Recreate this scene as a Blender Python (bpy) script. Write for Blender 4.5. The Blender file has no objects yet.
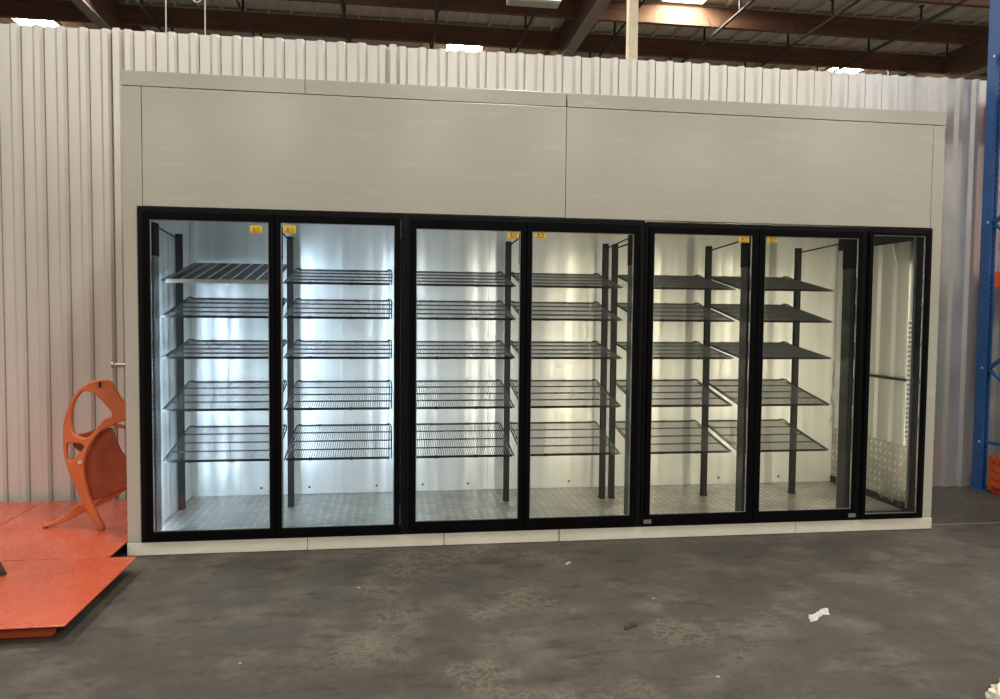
import bpy, bmesh, math, random
from mathutils import Vector, Matrix
random.seed(7)
S = bpy.context.scene
COL = S.collection
PI = math.pi

# ---------------------------------------------------------------- camera
def camera():
    yaw, pitch, roll = 0.1419, -0.0472, 0.0092
    cy, sy, cp, sp = math.cos(yaw), math.sin(yaw), math.cos(pitch), math.sin(pitch)
    f = Vector((sy*cp, cy*cp, sp)); r = Vector((cy, -sy, 0)); u = r.cross(f)
    cr, sr = math.cos(roll), math.sin(roll)
    r, u = cr*r + sr*u, -sr*r + cr*u
    m = Matrix(((r.x, u.x, -f.x, 1.5698), (r.y, u.y, -f.y, -4.7061), (r.z, u.z, -f.z, 1.4704), (0, 0, 0, 1)))
    cam = bpy.data.cameras.new('camera')
    cam.sensor_width = 36.0; cam.lens = 36.0*0.751; cam.clip_end = 300
    o = bpy.data.objects.new('camera', cam); COL.objects.link(o); o.matrix_world = m
    S.camera = o
camera()

# ---------------------------------------------------------------- world, exposure, skylight and fill lamps
S.view_settings.view_transform = 'Standard'
S.view_settings.look = 'None'
S.view_settings.exposure = 0.0
S.view_settings.gamma = 1.0
S.view_settings.use_curve_mapping = False
W = bpy.data.worlds.new('warehouse_daylight'); S.world = W; W.use_nodes = True
bg = W.node_tree.nodes['Background']
bg.inputs['Color'].default_value = (1.0, 0.95, 0.88, 1); bg.inputs['Strength'].default_value = 0.10

def area(name, loc, sx, sy, power, color, rot=(0, 0, 0), spread=PI):
    l = bpy.data.lights.new(name, 'AREA'); l.shape = 'RECTANGLE'; l.size = sx; l.size_y = sy
    l.energy = power; l.color = color; l.spread = spread
    o = bpy.data.objects.new(name, l); COL.objects.link(o); o.location = loc; o.rotation_euler = rot
    return o
SKY = (1.0, 0.96, 0.89)
for X, Y in ((-3.3, 13.9), (21.7, 13.9), (-2.5, 24), (10, 24), (22, 24), (4, 29), (16, 29)): area('skylight_and_fill', (X, Y, 9.68), 1.2, 1.5, 450, SKY)  # extra lamps added beyond the wall so floor bounce brightens the ceiling
row = 0
for Y in (8.0, 2.0, -4.0, -10.0, -18.0, -28.0, -32.0):
    for k in range(4):
        X = -9.0 + 12.5*k + (5.5 if row % 2 else 0)
        area('skylight_and_fill', (X, Y, 9.7), 1.3, 2.3, 450, SKY)
    row += 1

# ---------------------------------------------------------------- node helpers
class N:
    def __init__(s, name):
        s.m = bpy.data.materials.new(name); s.m.use_nodes = True
        s.t = s.m.node_tree; s.p = s.t.nodes['Principled BSDF']; s.out = s.t.nodes['Material Output']
    def n(s, kind, **kw):
        d = s.t.nodes.new(kind)
        for k, v in kw.items():
            if k == 'inp':
                for a, b in v.items(): d.inputs[a].default_value = b
            else: setattr(d, k, v)
        return d
    def l(s, a, b): s.t.links.new(a, b)
    def math(s, op, a, b=None, c=None):
        d = s.n('ShaderNodeMath', operation=op)
        for i, v in enumerate((a, b, c)):
            if v is None: continue
            if isinstance(v, (int, float)): d.inputs[i].default_value = v
            else: s.l(v, d.inputs[i])
        return d.outputs[0]
    def pos(s):
        g = s.n('ShaderNodeNewGeometry'); x = s.n('ShaderNodeSeparateXYZ'); s.l(g.outputs['Position'], x.inputs[0])
        return g.outputs['Position'], x.outputs
    def noise(s, vec, scale, detail=4, rough=.55, stretch=None):
        if stretch:
            mp = s.n('ShaderNodeMapping'); mp.inputs['Scale'].default_value = stretch
            s.l(vec, mp.inputs['Vector']); vec = mp.outputs[0]
        d = s.n('ShaderNodeTexNoise', inp={'Scale': scale, 'Detail': detail, 'Roughness': rough}); s.l(vec, d.inputs['Vector'])
        return d.outputs['Fac']
    def ramp(s, fac, stops):
        d = s.n('ShaderNodeValToRGB'); e = d.color_ramp.elements
        e[0].position, e[0].color = stops[0][0], (*stops[0][1], 1)
        e[1].position, e[1].color = stops[-1][0], (*stops[-1][1], 1)
        for p, c in stops[1:-1]:
            q = e.new(p); q.color = (*c, 1)
        s.l(fac, d.inputs[0]); return d.outputs[0]
    def step(s, fac, lo, hi):
        d = s.n('ShaderNodeMapRange', inp={'From Min': lo, 'From Max': hi}); d.interpolation_type = 'SMOOTHSTEP'
        s.l(fac, d.inputs[0]); return d.outputs[0]
    def mix(s, fac, a, b):
        d = s.n('ShaderNodeMix', data_type='RGBA')
        if isinstance(fac, (int, float)): d.inputs[0].default_value = fac
        else: s.l(fac, d.inputs[0])
        for i, v in ((6, a), (7, b)):
            if isinstance(v, tuple): d.inputs[i].default_value = (*v, 1)
            else: s.l(v, d.inputs[i])
        return d.outputs[2]
    def bump(s, h, strength, dist=.01):
        b = s.n('ShaderNodeBump', inp={'Strength': strength, 'Distance': dist}); s.l(h, b.inputs['Height'])
        s.l(b.outputs[0], s.p.inputs['Normal'])
    def set(s, color=None, rough=.5, metal=0., spec=.5):
        if color is not None:
            if isinstance(color, tuple): s.p.inputs['Base Color'].default_value = (*color, 1)
            else: s.l(color, s.p.inputs['Base Color'])
        if isinstance(rough, (int, float)): s.p.inputs['Roughness'].default_value = rough
        else: s.l(rough, s.p.inputs['Roughness'])
        s.p.inputs['Metallic'].default_value = metal
        s.p.inputs['Specular IOR Level'].default_value = spec
        return s.m

def plain(name, c, rough=.5, metal=0., spec=.5, var=.08, scale=6.):
    n = N(name); P, _ = n.pos()
    f = n.noise(P, scale)
    lo = tuple(x*(1-var) for x in c); hi = tuple(min(1, x*(1+var)) for x in c)
    return n.set(n.ramp(f, [(.3, lo), (.7, hi)]), rough, metal, spec)

M = {}
def mats():
    # worn concrete
    n = N('worn_concrete'); P, x = n.pos()
    big = n.noise(P, .55, 6, .6); mid = n.noise(P, 2.6, 8, .72); fine = n.noise(P, 30, 5, .75)
    brush = n.noise(P, 4.0, 6, .75, (1.0, 2.6, 1))
    base = n.ramp(big, [(.30, (.058, .050, .039)), (.55, (.072, .063, .050)), (.75, (.088, .078, .061))])
    base = n.mix(n.math('MULTIPLY', n.step(mid, .46, .66), .85), base, (.128, .114, .088))
    base = n.mix(n.math('MULTIPLY', n.step(brush, .50, .66), .70), base, (.036, .031, .024))
    base = n.mix(n.math('MULTIPLY', n.step(fine, .42, .75), .40), base, (.036, .031, .024))
    # pale glue residue left in patches along a strip of the floor
    patch = n.noise(P, 1.7, 3, .5); speck = n.noise(P, 11, 6, .78)
    vein = n.math('SUBTRACT', 1.0, n.step(n.math('ABSOLUTE', n.math('SUBTRACT', speck, .5)), .010, .055))
    strip = n.math('SUBTRACT', 1.0, n.step(n.math('ABSOLUTE', n.math('SUBTRACT', x[0], 2.2)), .5, 1.3))
    res = n.math('MULTIPLY', n.math('MULTIPLY', n.step(patch, .50, .62), n.math('MAXIMUM', vein, n.math('MULTIPLY', n.step(speck, .55, .66), .6))), strip)
    base = n.mix(n.math('MULTIPLY', res, .50), base, (.210, .192, .135))
    # fine pale scuffs and thin scratches
    sc = n.noise(P, 5.5, 6, .85, (1.0, 3.2, 1)); base = n.mix(n.math('MULTIPLY', n.step(sc, .60, .72), .45), base, (.19, .174, .138))
    # scattered white specks
    v = n.n('ShaderNodeTexVoronoi', inp={'Scale': 3.1}); n.l(P, v.inputs['Vector'])
    sp = n.math('LESS_THAN', v.outputs['Distance'], .028); base = n.mix(n.math('MULTIPLY', sp, .6), base, (.5, .48, .42))
    # saw-cut joint
    jt = n.math('LESS_THAN', n.math('ABSOLUTE', n.math('SUBTRACT', n.math('MULTIPLY_ADD', n.noise(P, 9, 2), .05, x[1]), .11)), .012)
    rt = n.math('GREATER_THAN', x[0], 5.32)
    base = n.mix(n.math('MULTIPLY', n.math('MULTIPLY', jt, rt), .75), base, (.20, .185, .155))
    n.bump(n.math('ADD', mid, n.math('MULTIPLY', fine, .5)), .25, .004)
    M['concrete'] = n.set(base, n.ramp(mid, [(.3, (.50,)*3), (.7, (.72,)*3)]), 0, .35)
    # corrugated wall sheet
    n = N('white_painted_sheet'); P, x = n.pos()
    f = n.noise(P, .9, 4, .55, (1, 1, .8)); g = n.noise(P, 14, 5, .7, (1, 1, .25))
    c = n.ramp(f, [(.3, (.69, .66, .60)), (.7, (.75, .72, .66))])
    c = n.mix(n.math('MULTIPLY', n.step(g, .62, .8), .2), c, (.48, .44, .38))
    M['sheet'] = n.set(c, .32, .22, .5)
    n = N('galvanised_sheet'); P, x = n.pos()
    M['zinc'] = n.set(n.ramp(n.noise(P, 1.2, 5, .6, (1, 1, .5)), [(.3, (.60, .59, .57)), (.7, (.70, .69, .67))]), .34, .66, .5)
    # cooler skin
    n = N('cooler_panel'); P, x = n.pos()
    f = n.noise(P, 1.5, 4, .6); g = n.noise(P, 12, 5, .7); st = n.noise(P, 2.6, 4, .7, (1, 1, 6))
    c = n.ramp(f, [(.3, (.470, .442, .368)), (.7, (.515, .487, .408))])
    c = n.mix(n.math('MULTIPLY', n.step(st, .54, .70), .40), c, (.62, .585, .49))
    c = n.mix(n.math('MULTIPLY', n.step(g, .62, .76), .32), c, (.30, .265, .20))
    n.bump(n.noise(P, 2.2, 2, .5), .12, .010)
    M['panel'] = n.set(c, .20, 0, .5)
    n = N('cooler_base_board'); P, x = n.pos()
    f = n.noise(P, 4, 6, .7, (1, 1, 3)); g = n.noise(P, 22, 5, .8)
    c = n.ramp(f, [(.3, (.66, .61, .50)), (.7, (.80, .755, .64))])
    c = n.mix(n.math('MULTIPLY', n.step(g, .62, .76), .5), c, (.20, .165, .115))
    M['kick'] = n.set(c, .5)
    # white liner, glossy metal skin with faint vertical streaks
    n = N('white_liner'); P, x = n.pos()
    f = n.noise(P, 7, 4, .6, (1.6, 1.6, .06)); g = n.noise(P, 1.2, 3)
    c = n.ramp(f, [(.3, (.70, .70, .66)), (.7, (.84, .84, .81))])
    n.bump(n.noise(P, 5.5, 1, .4, (1.6, 1.6, .02)), .65, .02)
    M['liner'] = n.set(c, .30, .30, .6)
    n = N('galvanised_liner'); P, x = n.pos()
    f = n.noise(P, 7, 4, .6, (1, 1.6, .06))
    M['galv'] = n.set(n.ramp(f, [(.3, (.34, .34, .32)), (.7, (.43, .43, .41))]), .3, .5, .6)
    M['black'] = plain('black_door_frame', (.003, .003, .0035), .5, 0, .06)
    M['black2'] = plain('black_frame_channel', (.005, .005, .0055), .45, .0, .14)
    M['post'] = None
    # slotted upright: slots repeat up the post
    for nm, dark, hole in (('slot', (.060, .064, .064), (.17, .17, .16)), ('slot_pale', (.30, .32, .33), (.06, .06, .06))):
      n = N('slotted_grey_steel'); P, x = n.pos()
      fr = n.math('FRACT', n.math('MULTIPLY', x[2], 38.0))
      sl = n.math('LESS_THAN', n.math('ABSOLUTE', n.math('SUBTRACT', fr, .5)), .24)
      tc = n.n('ShaderNodeTexCoord'); sx = n.n('ShaderNodeSeparateXYZ'); n.l(tc.outputs['Generated'], sx.inputs[0])
      mid = n.math('LESS_THAN', n.math('ABSOLUTE', n.math('SUBTRACT', sx.outputs[0], .5)), .17)
      c = n.mix(n.math('MULTIPLY', sl, mid), dark, hole)
      M[nm] = n.set(c, .4, .4, .5)
    M['post'] = plain('dark_grey_steel', (.012, .0122, .012), .7, .0, .12)
    M['wire'] = plain('grey_coated_wire', (.020, .021, .021), .5, .0, .3, .5)
    M['wire_fine'] = plain('thin_grey_wire', (.07, .072, .072), .45, .1, .4)
    M['lane'] = plain('dark_shelf_sheet', (.030, .030, .029), .4, .3, .5)
    M['chrome'] = plain('bright_steel', (.62, .62, .60), .25, .85, .5)
    M['galvpipe'] = plain('dull_zinc', (.34, .33, .30), .4, .7, .5)
    M['screw'] = plain('dark_screw', (.05, .05, .05), .5)
    # diamond plate: alternating slanted lozenges
    n = N('diamond_plate'); P, x = n.pos()
    def lozenge(a, b):
        u = n.math('MULTIPLY', a, 18.); v = n.math('MULTIPLY', b, 18.)
        fu = n.math('SUBTRACT', n.math('FRACT', u), .5); fv = n.math('SUBTRACT', n.math('FRACT', v), .5)
        par = n.math('MODULO', n.math('ABSOLUTE', n.math('ADD', n.math('FLOOR', u), n.math('FLOOR', v))), 2.)
        sg = n.math('MULTIPLY_ADD', n.math('ROUND', par), 2., -1.)
        p_ = n.math('ADD', fu, n.math('MULTIPLY', fv, sg)); q_ = n.math('SUBTRACT', fu, n.math('MULTIPLY', fv, sg))
        d = n.math('ADD', n.math('POWER', n.math('DIVIDE', p_, .62), 2.), n.math('POWER', n.math('DIVIDE', q_, .20), 2.))
        return n.math('SUBTRACT', 1., n.step(d, .35, 1.0))
    g = n.n('ShaderNodeNewGeometry'); nx = n.n('ShaderNodeSeparateXYZ'); n.l(g.outputs['True Normal'], nx.inputs[0])
    up = n.math('GREATER_THAN', n.math('ABSOLUTE', nx.outputs[2]), .5)
    h = n.math('ADD', n.math('MULTIPLY', lozenge(x[0], x[1]), up), n.math('MULTIPLY', lozenge(x[1], x[2]), n.math('SUBTRACT', 1., up)))
    f = n.noise(P, 5, 5, .7)
    c = n.ramp(f, [(.3, (.26, .25, .225)), (.7, (.40, .385, .35))])
    c = n.mix(n.math('MULTIPLY', n.math('MULTIPLY', h, n.step(f, .35, .6)), .9), c, (.72, .71, .66))  # raised lozenges lightened in patches, painted glints over the bump
    n.bump(h, .7, .004)
    M['diamond'] = n.set(c, .38, .55, .5)
    # insulated glass
    n = N('door_glass'); n.t.nodes.remove(n.p)
    tr = n.n('ShaderNodeBsdfTransparent'); tr.inputs[0].default_value = (.935, .95, .94, 1)
    gl = n.n('ShaderNodeBsdfGlossy'); gl.inputs['Roughness'].default_value = .015; gl.inputs['Color'].default_value = (.95, .95, .95, 1)
    fr = n.n('ShaderNodeFresnel'); fr.inputs['IOR'].default_value = 1.38
    mx = n.n('ShaderNodeMixShader'); n.l(fr.outputs[0], mx.inputs[0]); n.l(tr.outputs[0], mx.inputs[1]); n.l(gl.outputs[0], mx.inputs[2])
    n.l(mx.outputs[0], n.out.inputs[0]); M['glass'] = n.m
    M['yellow'] = plain('yellow_label', (.80, .52, .03), .5)
    M['orange_mark'] = plain('label_print_orange', (.55, .16, .02), .5)
    M['ink'] = plain('label_print_dark', (.05, .035, .01), .5)
    M['alu'] = plain('aluminium_strip', (.70, .69, .64), .35, .4)
    for nm, col, st in (('led_cool', (.75, .88, 1.0), 2.0), ('led_warm', (1.0, .93, .78), .5)):
        n = N(nm); P, x = n.pos()
        fr = n.math('FRACT', n.math('MULTIPLY', x[2], 30.0))
        on = n.math('LESS_THAN', n.math('ABSOLUTE', n.math('SUBTRACT', fr, .5)), .28)
        n.set((.6, .6, .58), .4); n.p.inputs['Emission Color'].default_value = (*col, 1)
        n.l(n.math('MULTIPLY', on, st), n.p.inputs['Emission Strength']); M[nm] = n.m
    # roof
    n = N('roof_deck'); P, x = n.pos()
    f = n.noise(P, 1.2, 5, .6, (4, .6, 1))
    M['deck'] = n.set(n.ramp(f, [(.3, (.64, .59, .51)), (.7, (.80, .745, .655))]), .8, 0, .2)
    n = N('brown_timber'); P, x = n.pos()
    f = n.noise(P, 2.0, 5, .6, (.35, 3, 6))
    M['timber'] = n.set(n.ramp(f, [(.3, (.165, .088, .062)), (.7, (.25, .142, .100))]), .7, 0, .2)
    M['ledger'] = plain('pale_ledger_timber', (.40, .36, .29), .8)
    M['girder'] = plain('dark_girder_timber', (.20, .118, .088), .7)
    M['pipe'] = plain('dark_sprinkler_pipe', (.045, .042, .040), .5)
    M['cream'] = plain('cream_painted_steel', (.72, .62, .45), .5)
    M['lampwhite'] = plain('white_lamp_housing', (.75, .73, .66), .5)
    M['cable'] = plain('pale_cable', (.62, .58, .50), .6)
    n = N('skylight_panel'); n.set((.9, .9, .85), .5); n.p.inputs['Emission Color'].default_value = (1, .93, .74, 1)
    n.p.inputs['Emission Strength'].default_value = 60; M['sky'] = n.m
    # orange paint
    n = N('scuffed_orange_paint'); P, x = n.pos()
    f = n.noise(P, 3, 6, .65); g = n.noise(P, 16, 6, .8, (1, .5, 1)); s2 = n.noise(P, 6, 5, .8, (1, 3.5, 1))
    c = n.ramp(f, [(.3, (.47, .076, .033)), (.7, (.60, .108, .052))])
    c = n.mix(n.math('MULTIPLY', n.step(g, .60, .75), .45), c, (.32, .055, .025))
    c = n.mix(n.math('MULTIPLY', n.step(s2, .60, .76), .30), c, (.80, .30, .19))
    M['orange'] = n.set(c, n.ramp(g, [(.3, (.16,)*3), (.7, (.42,)*3)]), 0, .5)
    M['orange_edge'] = plain('orange_beam_paint', (.60, .085, .020), .45)
    M['gap_shade'] = plain('black_gap_shade', (.015, .012, .010), .8)  # near-black for the painted shade under the platforms
    M['chair'] = plain('orange_moulded_shell', (.58, .145, .045), .42)
    M['seat'] = plain('brick_red_seat', (.30, .062, .026), .45, 0, .5, .2, 14)
    M['legwood'] = plain('dark_brown_leg', (.055, .035, .025), .5)
    M['rubber'] = plain('dark_rubber_tip', (.03, .02, .016), .7)
    M['blue'] = plain('blue_powder_coat', (.022, .098, .29), .4)
    n = N('blue_perforated_upright'); P, x = n.pos()
    fr = n.math('FRACT', n.math('MULTIPLY', x[2], 20.0)); sl = n.math('LESS_THAN', n.math('ABSOLUTE', n.math('SUBTRACT', fr, .5)), .28)
    tc = n.n('ShaderNodeTexCoord'); sx = n.n('ShaderNodeSeparateXYZ'); n.l(tc.outputs['Generated'], sx.inputs[0])
    mid = n.math('LESS_THAN', n.math('ABSOLUTE', n.math('SUBTRACT', sx.outputs[0], .5)), .30)
    M['blueperf'] = n.set(n.mix(n.math('MULTIPLY', sl, mid), (.014, .060, .19), (.004, .006, .012)), .4)
    M['rackorange'] = plain('orange_rack_beam', (.62, .10, .02), .45)
    M['darkwrap'] = plain('dark_stretch_wrap', (.05, .05, .06), .4)
    M['red'] = plain('red_plastic', (.50, .03, .02), .45)
    M['paper'] = plain('crumpled_paper', (.55, .535, .49), .8, 0, .2, .06, 20)
    M['kraft'] = plain('kraft_paper', (.52, .33, .18), .8, 0, .2, .12, 20)
    M['cream_paper'] = plain('cream_paper', (.78, .70, .56), .8, 0, .2, .06, 20)
mats()

# ---------------------------------------------------------------- mesh helpers
class MB:
    def __init__(s): s.bm = bmesh.new()
    def box(s, x0, x1, y0, y1, z0, z1, mat=None):
        v = [s.bm.verts.new(p) for p in ((x0,y0,z0),(x1,y0,z0),(x1,y1,z0),(x0,y1,z0),(x0,y0,z1),(x1,y0,z1),(x1,y1,z1),(x0,y1,z1))]
        for q in ((0,3,2,1),(4,5,6,7),(0,1,5,4),(1,2,6,5),(2,3,7,6),(3,0,4,7)): s.bm.faces.new([v[i] for i in q])
        return s
    def ring(s, x0, x1, z0, z1, ix0, ix1, iz0, iz1, y0, y1):
        """rectangular frame in the XZ plane"""
        o = [(x0,z0),(x1,z0),(x1,z1),(x0,z1)]; i = [(ix0,iz0),(ix1,iz0),(ix1,iz1),(ix0,iz1)]
        f = [s.bm.verts.new((a,y0,b)) for a,b in o]; fi = [s.bm.verts.new((a,y0,b)) for a,b in i]
        g = [s.bm.verts.new((a,y1,b)) for a,b in o]; gi = [s.bm.verts.new((a,y1,b)) for a,b in i]
        for k in range(4):
            j = (k+1) % 4
            s.bm.faces.new((f[k],f[j],fi[j],fi[k])); s.bm.faces.new((g[j],g[k],gi[k],gi[j]))
            s.bm.faces.new((f[j],f[k],g[k],g[j])); s.bm.faces.new((fi[k],fi[j],gi[j],gi[k]))
        return s
    def tube(s, pts, r, n=6, cap=True):
        pts = [Vector(p) for p in pts]; rings = []
        for i, p in enumerate(pts):
            d = (pts[min(i+1, len(pts)-1)] - pts[max(i-1, 0)]).normalized()
            a = d.cross(Vector((0,0,1)));
            if a.length < 1e-3: a = d.cross(Vector((0,1,0)))
            a.normalize(); b = a.cross(d).normalized()
            rr = r[i] if isinstance(r, (list, tuple)) else r
            rings.append([s.bm.verts.new(p + rr*(math.cos(2*PI*(k+.5)/n)*a + math.sin(2*PI*(k+.5)/n)*b)) for k in range(n)])
        for a, b in zip(rings, rings[1:]):
            for k in range(n): s.bm.faces.new((a[k], a[(k+1)%n], b[(k+1)%n], b[k]))
        if cap: s.bm.faces.new(rings[0][::-1]); s.bm.faces.new(rings[-1])
        return s
    def prism(s, prof, axis, a, b):
        """closed 2-D profile swept along x, y or z"""
        def P(u, v, w): return {'x': (w,u,v), 'y': (u,w,v), 'z': (u,v,w)}[axis]
        A = [s.bm.verts.new(P(u,v,a)) for u,v in prof]; B = [s.bm.verts.new(P(u,v,b)) for u,v in prof]
        n = len(prof)
        for k in range(n): s.bm.faces.new((A[k],A[(k+1)%n],B[(k+1)%n],B[k]))
        s.bm.faces.new(A[::-1]); s.bm.faces.new(B); return s
    def build(s, name, mat, parent=None, bevel=0, smooth=False, origin=None):
        bmesh.ops.recalc_face_normals(s.bm, faces=s.bm.faces)
        me = bpy.data.meshes.new(name)
        if origin is not None: bmesh.ops.translate(s.bm, verts=s.bm.verts, vec=-Vector(origin))
        s.bm.to_mesh(me); s.bm.free()
        return mesh_obj(name, me, mat, parent, bevel, smooth, origin)
def mesh_obj(name, me, mat, parent=None, bevel=0, smooth=False, origin=None):
    o = bpy.data.objects.new(name, me); COL.objects.link(o)
    me.materials.append(mat)
    if smooth:
        for p in me.polygons: p.use_smooth = True
    if origin is not None: o.location = origin
    if parent is not None: o.parent = parent; o.matrix_parent_inverse = Matrix.Identity(4)
    if bevel:
        b = o.modifiers.new('bevel', 'BEVEL'); b.width = bevel; b.segments = 2; b.limit_method = 'ANGLE'; b.angle_limit = .6
    return o
def thing(name, label, cat, loc=(0,0,0), rotz=0, group=None):
    o = bpy.data.objects.new(name, None); COL.objects.link(o); o.location = loc; o.rotation_euler = (0,0,rotz)
    o.empty_display_size = .1
    return tag(o, label, cat, group)
def tag(o, label, cat, group=None):
    o['label'] = label; o['category'] = cat
    if group: o['group'] = group
    return o
def struct(o): o['kind'] = 'structure'; return o
def dup(root, loc=None, rot=None, label=None):
    r = root.copy(); COL.objects.link(r)
    if loc is not None: r.location = loc
    if rot is not None: r.rotation_euler = rot
    if label: r['label'] = label
    for ch in list(root.children):
        c = ch.copy(); COL.objects.link(c); c.parent = r
        for g in list(ch.children):
            d = g.copy(); COL.objects.link(d); d.parent = c
    return r
def smooth_loop(pts, k=5):
    out = []; n = len(pts)
    for i in range(n):
        p0, p1, p2, p3 = (Vector(pts[(i+j-1) % n]) for j in range(4))
        for q in range(k):
            t = q/k
            out.append(.5*((2*p1) + (p2-p0)*t + (2*p0-5*p1+4*p2-p3)*t*t + (3*p1-p0-3*p2+p3)*t**3))
    return out
def plate(name, loops, y0, y1, mat, parent, bevel=.006, bulge=None):
    """an outline with holes in the XZ plane, given real thickness"""
    cu = bpy.data.curves.new('outline', 'CURVE'); cu.dimensions = '2D'; cu.fill_mode = 'BOTH'
    cu.extrude = (y1-y0)/2 - bevel; cu.bevel_depth = bevel; cu.bevel_resolution = 2; cu.offset = -bevel
    for lp in loops:
        sp = cu.splines.new('POLY'); sp.points.add(len(lp)-1); sp.use_cyclic_u = True
        for q, (a, b) in zip(sp.points, lp): q.co = (a, b, 0, 1)
    t = bpy.data.objects.new('outline', cu); COL.objects.link(t)
    dg = bpy.context.evaluated_depsgraph_get(); dg.update()
    me = bpy.data.meshes.new_from_object(t.evaluated_get(dg)); bpy.data.objects.remove(t); bpy.data.curves.remove(cu)
    me.transform(Matrix.Translation((0, (y0+y1)/2, 0)) @ Matrix.Rotation(PI/2, 4, 'X'))
    if bulge:
        for v in me.vertices: v.co.y += bulge(v.co.x, v.co.z)
    me.materials.clear()
    return mesh_obj(name, me, mat, parent)

# ---------------------------------------------------------------- setting: floor, corrugated wall, roof
struct(MB().box(-24, 36, -46, 34, -.2, 0).build('floor', M['concrete']))

def corrugated_wall(name, x0, n, mat):
    mb = MB(); pitch = .1525; prof = []; Yp = 1.20
    for k in range(n):
        x = x0 + k*pitch; j = (0, .004, -.003, .002, .005, -.004)[(k//6) % 6]
        prof += [(x, Yp, j), (x+.070, Yp, j), (x+.093, Yp-.028, j), (x+.128, Yp-.028, j), (x+.1425, Yp, j), (x+.1435, Yp+.020, j), (x+.1505, Yp+.020, j), (x+.1515, Yp, j)]
    prof.append((x0 + n*pitch - .0005, Yp, 0))
    bot = [mb.bm.verts.new((a, b, 0.0)) for a, b, j in prof]; top = [mb.bm.verts.new((a, b, 3.508 + j)) for a, b, j in prof]
    for i in range(len(prof)-1): mb.bm.faces.new((bot[i], bot[i+1], top[i+1], top[i]))
    o = mb.build(name, mat); s = o.modifiers.new('gauge', 'SOLIDIFY'); s.thickness = .006; s.offset = 1
    return struct(o)
corrugated_wall('wall_back', -3.2, 55, M['sheet'])
corrugated_wall('wall_right', -3.2 + 55*.1525, 26, M['zinc'])
# lap joint strips where two sheets meet
for i, xx in enumerate((-.418, 1.565)):
    struct(MB().prism([(xx-.028, 1.1775), (xx+.028, 1.1775), (xx+.020, 1.158), (xx-.020, 1.158)], 'z', .002, 3.510).build('trim_%d' % (i+1), M['sheet']))

def roof():
    mb = MB(); mb.box(-24, 36, -46, 34, 9.80, 9.95)
    struct(mb.build('ceiling', M['deck']))
    sky = ((9.1, 13.92), (3.75, 18.72), (16.5, 18.72), (-8.6, 18.72)); mb = MB()
    for y0, y1 in ((9.5, 12.33), (12.57, 14.71), (14.95, 17.10), (17.34, 19.50), (19.74, 27)):
        for k in range(-38, 42):
            xx = k*.61
            if any(abs(xx-a) < .75 and y0 < b < y1 for a, b in sky): continue
            mb.box(xx-.02, xx+.02, y0, y1, 9.70, 9.799)
    struct(mb.build('trim_3', M['deck']))
    names = ['brown timber roof beam at the very top right corner, nearest of the crosswise beams',
             'long brown timber roof beam lit by the bright skylight, second of the crosswise beams',
             'long brown timber roof beam seen between the skylit beam and the corrugated wall top',
             'far brown timber roof beam almost hidden behind the corrugated wall top']
    for (yy, lb) in zip((12.45, 14.83, 17.22, 19.62), names):
        t = thing('roof_beam', lb, 'beam', (6, yy, 9.2), 0, 'crosswise timber roof beams')
        MB().box(-24, 26, -.07, .07, 0, .50).build('timber', M['timber'], t)
        MB().box(-24, 26, -.10, .10, .50, .56).build('ledger_strip', M['ledger'], t)
    for xx, lb in ((-5.87, 'dark girder running away overhead above the left end of the wall'),
                   (6.45, 'dark girder running away overhead beside the cream column'),
                   (18.9, 'dark girder running away overhead next to the blue rack upright')):
        t = thing('roof_girder', lb, 'girder', (xx, 18, 8.85), 0, 'girders under the roof')
        MB().box(-.11, .11, -9, 9, 0, .90).build('timber', M['girder'], t)
        MB().box(-.14, .14, -9, 9, -.05, .0).build('bottom_flange', M['ledger'], t)
    order = ['leftmost', 'second from left', 'third from left', 'fourth from left', 'fifth from left', 'sixth from left', 'seventh from left', 'eighth from left', 'ninth from left', 'rightmost']
    for i, xx in enumerate((-4.62, -2.2, .32, 2.66, 5.05, 7.5, 10.06, 12.52, 14.98, 17.45)):
        t = thing('sprinkler_pipe', 'dark sprinkler pipe hung under the roof beams, %s of ten' % order[i], 'pipe', (xx, 0, 9.0), 0, 'sprinkler pipes under the roof')
        MB().tube([(0, 9.5, 0), (0, 27, 0)], .035, 8).build('pipe_run', M['pipe'] if i != 6 else M['pipe'], t, smooth=True)
        for yy in (10.9, 13.25, 15.4, 18.0):
            MB().tube([(0, yy, .02), (0, yy, .46)], .03, 6).box(-.05, .05, yy-.05, yy+.05, .44, .475).build('sprinkler_stub', M['pipe'], t)
        for yy in (12.45, 14.83, 17.22):
            h = MB(); h.tube([(0, yy-.10, .03), (-.22, yy-.10, .40)], .008, 4); h.tube([(0, yy-.10, .03), (.22, yy-.10, .40)], .008, 4)
            h.build('hanger', M['pipe'], t)
    for xx, yy, lb in ((9.1, 13.92, 'bright skylight above the lit orange timber right of the cream column'),
                       (3.75, 18.72, 'bright skylight glimpsed just above the wall top left of centre'),
                       (16.5, 18.72, 'bright skylight glimpsed just above the wall top on the right'),
                       (-8.6, 18.72, 'bright skylight glimpsed above the wall at the far left')):
        t = thing('skylight', lb, 'skylight', (xx, yy, 9.60), 0, 'skylights in the roof')
        MB().box(-.55, .55, -.70, .70, .165, .185).build('lens', M['sky'], t)
        mb = MB()
        mb.box(-.62, -.55, -.77, .77, .11, .19).box(.55, .62, -.77, .77, .11, .19).box(-.55, .55, -.77, -.70, .11, .19).box(-.55, .55, .70, .77, .11, .19)
        mb.build('curb', M['ledger'], t)
roof()

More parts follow.
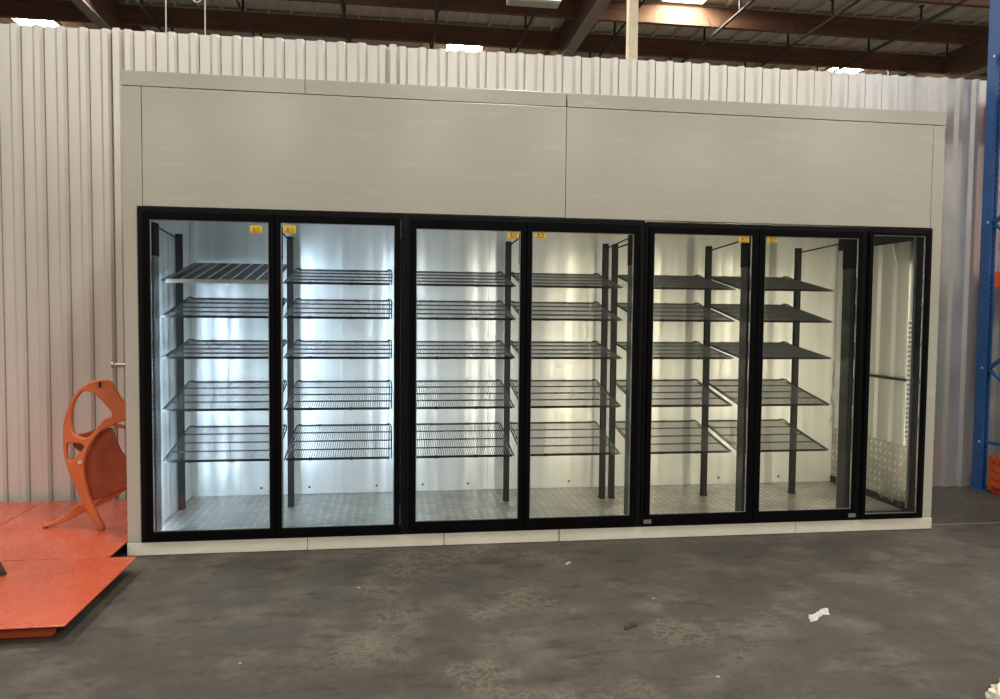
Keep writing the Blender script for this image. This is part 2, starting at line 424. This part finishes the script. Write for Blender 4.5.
def column():
    t = thing('steel_column', 'cream painted square steel column rising behind the corrugated wall', 'column', (5.34, 7.1, 0))
    MB().box(-.075, .075, -.075, .075, .012, 9.68).build('shaft', M['cream'], t, .008)
    MB().box(-.15, .15, -.15, .15, 0, .012).build('base_plate', M['cream'], t)
    MB().box(-.14, .14, -.14, .14, 9.68, 9.70).build('cap_plate', M['cream'], t)
    t = thing('strip_light', 'white hanging strip light switched off, at the top edge', 'light', (4.48, 11.15, 8.0))
    MB().prism([(-.20, .0), (.20, .0), (.16, .10), (-.16, .10)], 'x', -.55, .55).build('housing', M['lampwhite'], t)
    MB().box(-.52, .52, -.15, .15, -.02, .0).build('diffuser', M['lampwhite'], t)
    for s in (-.4, .4): MB().tube([(s, 0, .10), (s, 0, 1.70)], .006, 4).build('hanging_rod', M['pipe'], t)
    MB().tube([(-.866, 4, 9.70), (-.868, 4.0, 5), (-.87, 4, 2.6)], .008, 5)
    for xx, lb, loop in ((-.866, 'thin pale cable hanging straight down behind the wall, left one', 0), (-.461, 'thin pale cable hanging behind the wall with a small coil, right one', 1)):
        t = thing('hanging_cable', lb, 'cable', (xx, 4, 0), 0, 'cables hanging behind the wall')
        MB().tube([(0, 0, 9.69), (.004, 0, 6), (-.006, 0, 2.4)], .0075, 5).build('cable_drop', M['cable'], t)
        if loop:
            c = [(-.085 + .045*math.cos(a), .0, 4.87 + .05*math.sin(a)) for a in [2*PI*k/14 for k in range(15)]]
            MB().tube([(0, 0, 4.93)] + c[3:] + c[:3], .008, 5).build('coil', M['cable'], t)
column()

# ---------------------------------------------------------------- the walk-in cooler
DOORS = [(0.1161, 0.8635, 0.159, 0.8261, 0.153, 2.003),
         (0.8675, 1.6148, 0.9048, 1.575, 0.153, 2.003),
         (1.6795, 2.399, 1.7164, 2.3597, 0.168, 1.988),
         (2.403, 3.1384, 2.4423, 3.0986, 0.168, 1.988),
         (3.2051, 3.952, 3.2429, 3.9042, 0.168, 1.995),
         (3.9559, 4.7008, 4.0047, 4.664, 0.168, 1.995),
         (4.7436, 5.1917, 4.7785, 5.1569, 0.127, 2.022)]
UNITS = [(.082,1.648,2.082,(0,1)), (1.650,3.179,2.080,(2,3)), (3.184,4.732,2.073,(4,5)), (4.734,5.221,2.076,(6,))]
def cooler():
    t = thing('walk_in_cooler', 'long beige walk-in cooler box with seven black framed glass doors', 'cooler', (0, 0, 0))
    p = M['panel']
    # header panels, corner strips and top trim on the front face
    MB().box(.111, 2.652, 0, .10, 2.086, 2.779).build('header_panel', p, t, .003)
    MB().box(2.655, 5.207, 0, .10, 2.084, 2.779).build('header_panel', p, t, .003)
    MB().prism([(0, .083), (.0795, .083), (.0795, 2.085), (.108, 2.085), (.108, 2.779), (0, 2.779)], 'y', 0, .10).build('corner_strip', p, t, .003)
    MB().prism([(5.2235, .083), (5.295, .083), (5.295, 2.779), (5.210, 2.779), (5.210, 2.085), (5.2235, 2.085)], 'y', 0, .10).build('corner_strip', p, t, .003)
    for a, b in ((-.004, 1.041), (1.044, 2.648), (2.657, 5.299)):
        MB().box(a, b, -.002, .10, 2.7815, 2.869).build('top_trim', p, t, .003)
    for a, b in ((-.002, 1.0495), (1.0525, 1.892), (1.896, 2.636), (2.642, 4.276), (4.279, 5.296)):
        MB().box(a, b, -.006, .10, .002, .080).build('base_board', M['kick'], t, .003)
    # sides, back, lid, slab
    MB().box(0, .10, .102, 1.15, .0, 2.865).build('side_panel', p, t)
    MB().box(5.20, 5.295, .102, 1.15, .0, 2.865).build('side_panel', p, t)
    mb = MB(); prof = []; x = .102
    while x < 5.195:
        prof += [(x, 1.050), (x+1.090, 1.050), (x+1.092, 1.053), (x+1.097, 1.053), (x+1.099, 1.050)]; x += 1.10
        if x > 4.2: break
    prof = [(a, b) for a, b in prof if a < 5.197] + [(5.197, 1.050), (5.197, 1.149), (.102, 1.149)]
    bp = mb.prism(prof, 'z', .102, 2.74).build('back_panel', M['liner'], t)
    for xx in (.60, .95, 1.45, 1.80, 2.15, 2.55, 2.95, 4.20, 4.72):
        MB().tube([(xx, 1.047, .155), (xx, 1.041, .155)], .009, 8).build('screw', M['screw'], bp)
    MB().box(.10, 5.20, .102, 1.15, 2.745, 2.86).build('lid_panel', M['galv'], t)
    MB().box(.102, 5.198, .102, 1.148, .004, .100).build('floor_plate', M['diamond'], t)
    MB().box(.1005, .103, .11, 1.045, .104, 2.74).build('side_liner', M['liner'], t)
    mb = MB(); prof = [(1.044, 5.199)]; y = 1.04
    ribs = []
    for c in (.16, .335, .51, .685, .86, 1.01): ribs += [(c-.030, 5.197), (c-.012, 5.176), (c+.012, 5.176), (c+.030, 5.197)]
    mb.prism([(.11, 5.199)] + [(.11, 5.197)] + ribs + [(1.044, 5.197), (1.044, 5.199)], 'z', .56, 2.01)
    for v in mb.bm.verts: v.co = (v.co.y, v.co.x, v.co.z)
    mb.build('ribbed_liner', M['galv'], t)
    MB().box(5.192, 5.199, .11, 1.045, 2.013, 2.74).build('upper_liner', M['black2'], t)
    MB().box(5.188, 5.199, .11, 1.045, .155, .556).build('tread_plate_skirting', M['diamond'], t)
    MB().box(5.180, 5.199, .11, 1.045, .1005, .153).build('base_strip', M['black2'], t)
    MB().tube([(5.163, .12, 1.03), (5.163, .62, 1.03)], .011, 8).box(5.150, 5.199, .60, .62, 1.02, 1.04).box(5.150, 5.199, .115, .135, 1.02, 1.04).build('bump_rail', M['black2'], t)
    # loose cables in the end bay
    pts = [(5.16, .14+.12*k/5+.05*math.sin(2.3*k), .13+.05*abs(math.sin(1.9*k))) for k in range(12)]
    MB().tube([Vector(q) for q in pts], .003, 5).build('loose_cable', M['galvpipe'], t)
    pts = [(5.168-.02*math.sin(k*.8), .30+.02*math.cos(1.3*k), 1.98-.018*k+.03*math.sin(1.7*k)) for k in range(8)]
    MB().tube(pts, .005, 5).build('loose_cable', M['cable'], t)
    pts = [(4.62+.012*math.sin(1.4*k), .15+.012*math.cos(k), 1.16-.035*k) for k in range(13)]
    MB().tube(pts, .004, 5).build('loose_cable', M['cable'], t)
    # latch on the left side
    MB().tube([(-.002, .15, 1.135), (-.118, .15, 1.137)], .013, 8).box(-.020, -.0005, .135, .165, 1.06, 1.15).tube([(-.112, .15, 1.137), (-.125, .15, 1.137)], .019, 8).build('side_latch', M['galvpipe'], t, smooth=False)
    # door frames
    for (x0, x1, zt, idx) in UNITS:
        zb = .0815; w = .030
        mb = MB(); mb.ring(x0, x1, zb, zt, x0+w, x1-w, zb+w, zt-w, -.010, .099)
        if len(idx) == 2:
            xm = .5*(DOORS[idx[0]][1] + DOORS[idx[1]][0]); mb.box(xm-.018, xm+.018, -.006, .09, zb+w, zt-w)
        fr = mb.build('door_frame', M['black2'], t, .002)
        for d in idx:
            a, b = DOORS[d][:2]
            for hx in ((a+.045,) if d % 2 == 0 else (b-.045,)):
                if d in (4, 5):
                    hx2 = a+.018 if d == 4 else b-.028
                    MB().box(hx2-.026, hx2+.026, -.0335, -.0302, .108, .134).build('hinge_plate', M['galvpipe'], fr)
                else: MB().box(hx-.040, hx+.040, -.0165, -.0105, .090, .1015).build('hinge_plate', M['black2'], fr)
                MB().box(hx-.006, hx+.006, -.0165, -.0105, zt-.020, zt-.008).build('hinge_cap', M['post'], fr)
    # doors
    for d, (a, b, g0, g1, h0, h1) in enumerate(DOORS):
        zt = UNITS[d//2 if d < 6 else 3][2] - .028
        zb = .104 if d < 6 else .098
        dr = MB().ring(a, b, zb, zt, g0-.004, g1+.004, h0-.004, h1+.004, -.030, -.0115).build('glass_door', M['black'], t, .004)
        MB().ring(g0-.004, g1+.004, h0-.004, h1+.004, g0, g1, h0, h1, -.022, -.0105).build('gasket', M['galvpipe'], dr)
        MB().box(g0+.0005, g1-.0005, -.018, -.013, h0+.0005, h1-.0005).build('glass_pane', M['glass'], dr)
        if d < 6:
            left = d % 2 == 1
            sx = {0: .722, 1: .919, 2: 2.281, 3: 2.455, 4: 3.817, 5: 4.017}[d]
            sz = {0: 1.940, 1: 1.945, 2: 1.946, 3: 1.950, 4: 1.955, 5: 1.960}[d]
            MB().box(sx, sx+.070, -.0195, -.0185, sz, sz+.048).build('warning_sticker', M['yellow'], dr)
            MB().prism([(sx+.012, sz+.014), (sx+.036, sz+.014), (sx+.024, sz+.040)], 'y', -.0200, -.0196).build('hazard_triangle', M['orange_mark'], dr)
            mb = MB(); mb.box(sx+.008, sx+.060, -.0200, -.0196, sz+.005, sz+.010)
            for k in range(3): mb.box(sx+.040, sx+.040+.020-.004*k, -.0200, -.0196, sz+.017+.007*k, sz+.020+.007*k)
            mb.prism([(sx+.022, sz+.018), (sx+.026, sz+.018), (sx+.025, sz+.032), (sx+.023, sz+.032)], 'y', -.0203, -.0201)
            mb.build('printed_lines', M['ink'], dr)
    MB().box(5.1735, 5.190, .1005, .108, .12, 2.04).build('jamb_strip', M['alu'], t)
    MB().box(5.150, 5.170, .1005, .108, .62, 1.46).build('led_strip', M['led_warm'], t)
    area('led_strip_light', (5.12, .110, 1.05), .03, 1.6, 2.6, WARM, (PI/2, 0, 0))
# ---------------------------------------------------------------- uprights and wire shelves inside
UP = [(.145,.036,.125), (.868,.112,.86), (1.592,.036,1.612), (1.697,.036,1.665), (2.405,.112,2.397), (3.128,.036,3.123), (3.232,.036,3.195), (3.922,.036,3.923), (4.672,.036,4.645)]
UPL = ['at the far left end against the side wall', 'between the first and second doors from the left', 'behind the right edge of the second door from the left',
       'behind the left edge of the third door from the left', 'between the third and fourth doors from the left', 'left post of the close pair behind the fourth door',
       'right post of the close pair behind the fourth door', 'between the fifth and sixth doors from the left', 'behind the sixth door, rightmost of all']
COOL, MID, WARM = (.61, .79, 1.0), (1.0, .97, .88), (1.0, .89, .65)
LED = ('c', 10.5), ('c', 12.5), ('c', 9), ('m', 4), ('m', 6.5), ('w', 6.5), ('w', 4), ('w', 7.5), ('w', 7)
def uprights():
    for i, ((xf, yf, xr), lb) in enumerate(zip(UP, UPL)):
        t = thing('shelf_upright', 'dark grey shelf posts, ' + lb, 'shelf upright', (xr, .70, .10), 0, 'shelf uprights inside the cooler')
        d = .10 if yf < .1 else .08
        mb = MB()
        mb.box(-.0205, .0205, -.018, .018, .0, 1.895).box(-.021, .021, -.03, .03, .0, .008)
        mb.build('rear_post', M['post'], t, .002)
        fx = xf - xr; fy = yf - .70
        MB().box(fx-.013, fx+.013, fy, fy+d, .004, 1.90).build('front_post', M['slot_pale'] if i == 0 else M['slot'], t, .002)
        br = MB().box(fx-.015, fx+.015, fy-.002, fy+d+.002, 1.70, 1.90).build('post_cap', M['post'], t)
        k, pw = LED[i]; yl = yf + d
        MB().box(fx-.009, fx+.009, fy+d+.0005, fy+d+.006, .10, 1.62).build('led_strip', M['led_cool' if k == 'c' else 'led_warm'], t)
        area('led_strip_light', (xf, yl+.010, 1.08 if i else .86), .03, 1.8 if i else 1.5, pw, {'c': COOL, 'm': MID, 'w': WARM}[k], (PI/2, 0, 0))
        MB().tube([(0, -.02, 1.86), (fx*.9, fy+d, 1.885)], .005, 6).build('tie_rod', M['post'], t)
cooler()
uprights()

SW = .674
def wire_shelf():
    """origin at the front left corner, running back and up"""
    t = thing('wire_shelf', 'x', 'shelf', (0, 0, 0), 0, 'sloping wire shelves inside the cooler')
    D = .655
    mb = MB(); n = 44
    for k in range(n):
        x = .018 + (SW-.036)*k/(n-1)
        mb.tube([(x, .004, .004), (x, D-.006, .004)], .0026, 4)
    mb.build('wire_grid', M['wire_fine'], t)
    MB().box(.010, SW-.010, -.004, .004, -.010, .004).build('front_bar', M['wire'], t)
    for y in (.17, .33, .50): MB().tube([(.004, y, -.004), (SW-.004, y, -.004)], .0052, 6).build('cross_bar', M['wire'], t)
    MB().box(.020, SW-.020, D-.008, D, -.008, .004).build('rear_bar', M['wire'], t)
    for s, x in ((1, 0), (-1, SW)):
        MB().tube([(x, .0, -.004), (x, D-.09, .002), (x+s*.006, D-.05, .012), (x+s*.022, D-.02, .012), (x+s*.030, D-.006, .004)], .0052, 6).build('side_rail', M['wire'], t)
        MB().tube([(x+s*.016, .01, .0), (x+s*.016, D-.06, .0)], .0035, 6).build('inner_rail', M['wire'], t)
    for x in (.16, .42): 
        MB().box(x-.006, x+.006, -.0075, .007, -.013, .0075).build('lane_clip', M['rubber'], t)
        MB().box(x-.006, x+.006, D-.010, D+.003, -.011, .0075).build('lane_clip', M['rubber'], t)
    return t
def lane_shelf():
    t = thing('lane_shelf', 'dark solid shelf with pale lane strips, topmost behind the first door from the left', 'shelf', (0, 0, 0), 0, 'lane shelves inside the cooler')
    D = .80
    MB().box(.004, SW-.004, .004, D, -.006, .002).build('shelf_sheet', M['lane'], t)
    MB().box(.03, SW, -.006, .004, -.014, .010).build('front_lip', M['alu'], t)
    for k in range(9):
        x = .035 + k*(SW-.07)/8
        MB().box(x-.003, x+.003, .01, D-.01, .002, .008).build('lane_strip', M['alu'], t)
    return t
BAYS = (.152, .888, 1.692, 2.424, 3.222, 3.948)
LEV = ((1.658, 1.775, 'topmost'), (1.440, 1.562, 'second from top'), (1.184, 1.264, 'middle'), (.857, .975, 'second from bottom'), (.535, .657, 'lowest'))
BN = ('first', 'second', 'third', 'fourth', 'fifth', 'sixth')
def shelves():
    proto = None
    for bi, bx in enumerate(BAYS):
        for z0, z1, nm in LEV:
            if bi == 0 and nm == 'topmost':
                s = lane_shelf(); s.location = (bx, .185, 1.660); s.rotation_euler = (math.atan2(.16, .80), 0, 0); continue
            lb = 'sloping grey wire shelf, %s of five behind the %s door from the left' % (nm, BN[bi])
            if proto is None: proto = s = wire_shelf(); s['label'] = lb
            else: s = dup(proto, label=lb)
            s.location = (bx, .185, z0); s.rotation_euler = (math.atan2(z1-z0, .65), 0, 0)
shelves()

# ---------------------------------------------------------------- orange platforms and folding chair
def platform(lb, x0, x1, y0, y1, beams, rot=0):
    t = thing('steel_platform', lb, 'platform', ((x0+x1)/2, (y0+y1)/2, 0), rot, 'orange floor platforms')
    hx, hy = (x1-x0)/2, (y1-y0)/2
    MB().box(-hx, hx, -hy, hy, .075, .082).build('deck_plate', M['orange'], t, .002)
    for yb in beams: MB().box(-hx+.01, hx-.09, yb-hy, yb-hy+.05, 0, .063).build('skid_beam', M['orange_edge'], t, .003)
    MB().box(-hx+.02, hx-.02, -hy+.02, hy-.02, -.0+.063, .075).build('gap_shade_sheet', M['gap_shade'], t)  # black sheet standing in for the shade in the gap below the plate
platform('bright orange platform plate lying in front, nearest the camera', -2.30, .141, -1.222, -.272, (.085, .50, .85))
platform('orange platform plate under the chair beside the cooler', -.928, -.012, -.262, 1.10, (.10, .65, 1.25))
platform('orange platform plate at the far left behind the seam', -2.30, -.934, -.262, 1.10, (.10, .65, 1.25))

OUT = [(-.227,1.035),(-.295,1.023),(-.36,.99),(-.411,.929),(-.447,.853),(-.47,.761),(-.472,.669),(-.466,.577),(-.446,.485),(-.419,.407),(-.392,.337),(-.364,.266),(-.346,.227),(-.308,.156),(-.268,.086),(-.238,.086),(-.247,.12),(-.272,.175),(-.303,.249),(-.325,.312),(-.342,.39),(-.351,.467),(-.346,.529),(-.323,.606),(-.286,.667),(-.238,.717),(-.191,.739),(-.150,.760),(-.110,.772),(-.082,.785),(-.078,.815),(-.108,.868),(-.160,.950),(-.192,1.012)]
OVAL = [(-.367,.952),(-.325,.959),(-.282,.936),(-.24,.889),(-.204,.843),(-.189,.817),(-.196,.794),(-.228,.785),(-.263,.743),(-.3,.695),(-.336,.667),(-.372,.671),(-.407,.696),(-.424,.745),(-.427,.807),(-.419,.86),(-.397,.913)]
TRI = [(-.448,.628),(-.422,.635),(-.38,.633),(-.351,.618),(-.355,.598),(-.381,.568),(-.41,.538),(-.436,.527),(-.448,.561)]
SEAT = [(-.365,.475),(-.353,.537),(-.323,.614),(-.286,.668),(-.242,.714),(-.203,.724),(-.187,.687),(-.166,.627),(-.138,.564),(-.095,.513),(-.092,.359),(-.131,.335),(-.197,.299),(-.271,.269),(-.319,.26),(-.343,.303),(-.359,.381)]
RAIL = [(-.443,.607),(-.424,.673),(-.362,.692),(-.297,.713),(-.257,.723),(-.29,.663),(-.342,.625),(-.382,.563)]
LEG = [(-.624,.098),(-.628,.088),(-.611,.086),(-.508,.115),(-.376,.182),(-.243,.242),(-.115,.324),(-.112,.362),(-.146,.341),(-.242,.281),(-.339,.236),(-.419,.229),(-.515,.15)]
def chair():
    X0, Y0 = -.36, .34
    t = thing('folding_chair', 'orange moulded folding chair standing folded against the left end of the cooler', 'chair', (X0, Y0, .082))
    def loc(pts): return [(a - X0, b - .08) for a, b in pts]
    def loop(pts, k=4): return [(q.x, q.y) for q in smooth_loop(loc(pts), k)]
    bul = lambda x, z: .030*math.sin(max(0, min(1, (z-.45)/.5))*PI/2) + .08*max(0, x-.10)
    fr = plate('side_frame', [loop(OUT), loop(OVAL), loop(TRI)], -.058, -.018, M['chair'], t, .008, bul)
    def part(nm, pts, y0, y1, m, bv=.006, par=None):
        return plate(nm, [loop(pts)], y0 - Y0, y1 - Y0, m, par or t, bv)
    part('seat', SEAT, .335, .358, M['seat'])
    part('seat_rail', RAIL, .368, .388, M['seat'])
    part('rear_leg', LEG, .364, .396, M['chair'], .008)
    # far side frame and backrest web, mostly hidden by the cooler
    MB().tube([(-.115-X0, .06, .695), (-.098-X0, .08, .60), (-.095-X0, .09, .42), (-.11-X0, .08, .26)], [.014, .018, .018, .014], 8).build('far_frame', M['chair'], t, smooth=True)
    MB().tube([(-.185-X0, -.015, .655), (-.15-X0, .0, .655), (-.10-X0, .05, .628)], .012, 8).build('back_web', M['chair'], t, smooth=True)
    MB().tube([(-.367-X0, -.057, .437), (-.367-X0, -.068, .437)], .012, 10).build('pivot_bolt', M['alu'], t)
    MB().box(-.262-X0, -.246-X0, -.0295, -.0265, .905, .938).build('grip_slot', M['rubber'], t)
    MB().box(-.268-X0, -.238-X0, -.054, -.020, .0, .012).build('foot_tip', M['rubber'], t, .003)
    MB().box(-.630-X0, -.605-X0, .027, .052, .0, .012).build('foot_tip', M['rubber'], t, .003)
chair()
def stool():
    t = thing('stool', 'dark stool at the left edge, one splayed foot showing on the front platform', 'stool', (-.72, -.62, .082))
    mb = MB(); mb.tube([(0, 0, .44), (0, 0, .475)], .17, 28); mb.build('seat', M['legwood'], t, .008)
    for k in range(4):
        a = .405 + k*PI/2
        MB().tube([(.11*math.cos(a), .11*math.sin(a), .44), (.290*math.cos(a), .290*math.sin(a), .012)], [.024, .017], 10).build('leg', M['legwood'], t)
        MB().tube([(.290*math.cos(a), .290*math.sin(a), .0), (.290*math.cos(a), .290*math.sin(a), .014)], .020, 10).build('foot_tip', M['rubber'], t)
stool()

# ---------------------------------------------------------------- blue pallet rack with crate and added loads
def rack():
    t = thing('pallet_rack', 'blue pallet rack end frame with diagonal braces at the right edge', 'rack', (6.595, 1.06, 0))
    H = 4.6
    for y, nm in ((0, 'upright_post'), (-1.06, 'upright_post')):
        mb = MB(); mb.box(-.055, -.049, -.05, .045, .008, H).box(-.049, -.030, -.05, -.044, .008, H).box(-.006, .008, -.05, .045, .008, H)
        mb.box(-.049, -.006, .038, .045, .008, H)
        u = mb.build(nm, M['blue'], t)
        MB().box(-.030, -.006, -.047, -.041, .008, H).build('perforated_face', M['blueperf'], u)
        MB().box(-.07, .03, -.065, .06, 0, .008).build('foot_plate', M['blue'], u)
        u.location = (0, y, 0)
    def brace(z0, z1): MB().tube([(-.012, -.055, z0), (-.012, -1.0, z1)], .018, 4).build('brace', M['blue'], t)
    brace(.42, .42); brace(1.05, 1.68); brace(1.04, .45); brace(2.28, 2.90); brace(2.26, 1.70); brace(3.66, 3.90); brace(3.64, 2.94)
    for z, y in ((.42, 0), (1.05, 0), (2.28, 0), (3.66, 0)): MB().tube([(-.052, -.03, z), (-.062, -.03, z)], .011, 6).build('bolt', M['alu'], t)
    for z in (1.80, 3.3):
        for y in (-.03, -1.03): MB().box(.010, 2.6, y-.025, y+.025, z-.07, z+.07).build('load_beam', M['rackorange'], t, .004)
        MB().box(.10, 2.55, -1.0, -.06, z+.071, z+.09).build('deck_board', M['kraft'], t)
    q = thing('added_red_carton', 'red box added unseen on the blue rack deck to redden the wall reflection', 'box', (8.2, .52, 1.891))  # unseen box, added to tint the ribbed wall's reflection red
    MB().box(-.75, .75, -.42, .42, 0, 1.15).build('carton_body', M['red'], q, .01)
    MB().box(-.752, .752, -.03, .03, 1.15, 1.152).build('closing_tape', M['kraft'], q)
    q = thing('added_pallet_load', 'dark pallet load added unseen inside the blue rack to darken the wall reflection', 'pallet', (7.82, .10, 0))  # unseen load, added so the metal wall reflects something dark
    MB().box(-.75, .75, -.72, .72, .12, 1.62).build('wrapped_goods', M['darkwrap'], q, .02)
    mb = MB()
    for yy in (-.6, 0, .6): mb.box(-.75, .75, yy-.05, yy+.05, 0, .10)
    mb.box(-.75, .75, -.7, .7, .10, .118).build('pallet_base', M['kraft'], q)
    c = thing('plastic_crate', 'orange slatted plastic crate on the floor at the foot of the blue rack', 'crate', (6.775, .78, 0))
    MB().box(-.21, .21, -.15, .15, 0, .035).build('crate_base', M['red'], c, .005)
    mb = MB()
    for z in (.06, .13, .20, .27): mb.ring(-.22, .22, -.16, .16, -.205, .205, -.145, .145, z, z+.045)
    for v in mb.bm.verts: v.co = (v.co.x, v.co.z, v.co.y)
    mb.build('slatted_wall', M['rackorange'], c)
    for sx in (-.2, .2):
        for sy in (-.14, .14): MB().box(sx-.018, sx+.018, sy-.018, sy+.018, .03, .315).build('corner_rib', M['rackorange'], c)
rack()

# ---------------------------------------------------------------- litter on the floor
def crumple(name, lb, cat, loc, size, mat, seed, rotz=0, h=.03):
    rnd = random.Random(seed); bm = bmesh.new(); nx, ny = 9, 6; g = []
    for i in range(nx):
        for j in range(ny):
            u, v = i/(nx-1)-.5, j/(ny-1)-.5
            z = h*(.15 + rnd.random())*(1 - 1.2*abs(v)) * (1-.9*abs(u)) + .003
            if i in (0, nx-1) or j in (0, ny-1): z = .001 + rnd.random()*.006
            g.append(bm.verts.new((size[0]*(u + .35*v*(1 if name else 0)) + rnd.uniform(-.12, .12)*size[0]/nx*2, size[1]*(v + .25*math.sin(5*u)) + rnd.uniform(-.12, .12)*size[1]/ny*2, max(.001, z))))
    for i in range(nx-1):
        for j in range(ny-1):
            q = [g[i*ny+j], g[(i+1)*ny+j], g[(i+1)*ny+j+1], g[i*ny+j+1]]
            bm.faces.new(q)
    mb = MB(); mb.bm.free(); mb.bm = bm
    o = mb.build(name, mat); s = o.modifiers.new('sheet', 'SOLIDIFY'); s.thickness = .0015; s.offset = 1
    o.location = loc; o.rotation_euler = (0, 0, rotz)
    return tag(o, lb, cat)
crumple('paper_scrap', 'crumpled white paper scrap lying alone on the concrete floor', 'paper', (3.655, -1.325, .0), (.16, .055), M['paper'], 4, .35, .022)
crumple('dark_scrap', 'small dark curled scrap lying on the concrete left of the white paper', 'scrap', (2.683, -1.352, 0), (.07, .03), M['rubber'], 9, .2, .02)
crumple('paper_chip', 'tiny white paper chip on the floor in front of the fourth door', 'paper', (2.598, -.437, 0), (.04, .02), M['paper'], 11, .4, .012)
def bag():
    t = thing('paper_bag', 'crumpled cream and brown paper bag in the bottom right corner', 'bag', (3.935, -2.215, 0), .3)
    rnd = random.Random(5)
    def lump(nm, c, r, m, n=14):
        bm = bmesh.new(); bmesh.ops.create_icosphere(bm, subdivisions=3, radius=1)
        for v in bm.verts:
            k = 1 + rnd.uniform(-.16, .16)
            v.co = Vector((c[0] + v.co.x*r[0]*k, c[1] + v.co.y*r[1]*k, max(.001, c[2] + v.co.z*r[2]*k)))
        mb = MB(); mb.bm.free(); mb.bm = bm; mb.build(nm, m, t)
    lump('torn_mouth', (-.06, .0, .03), (.06, .07, .05), M['cream_paper'])
    lump('bag_body', (.07, -.01, .045), (.11, .09, .065), M['kraft'])
bag()
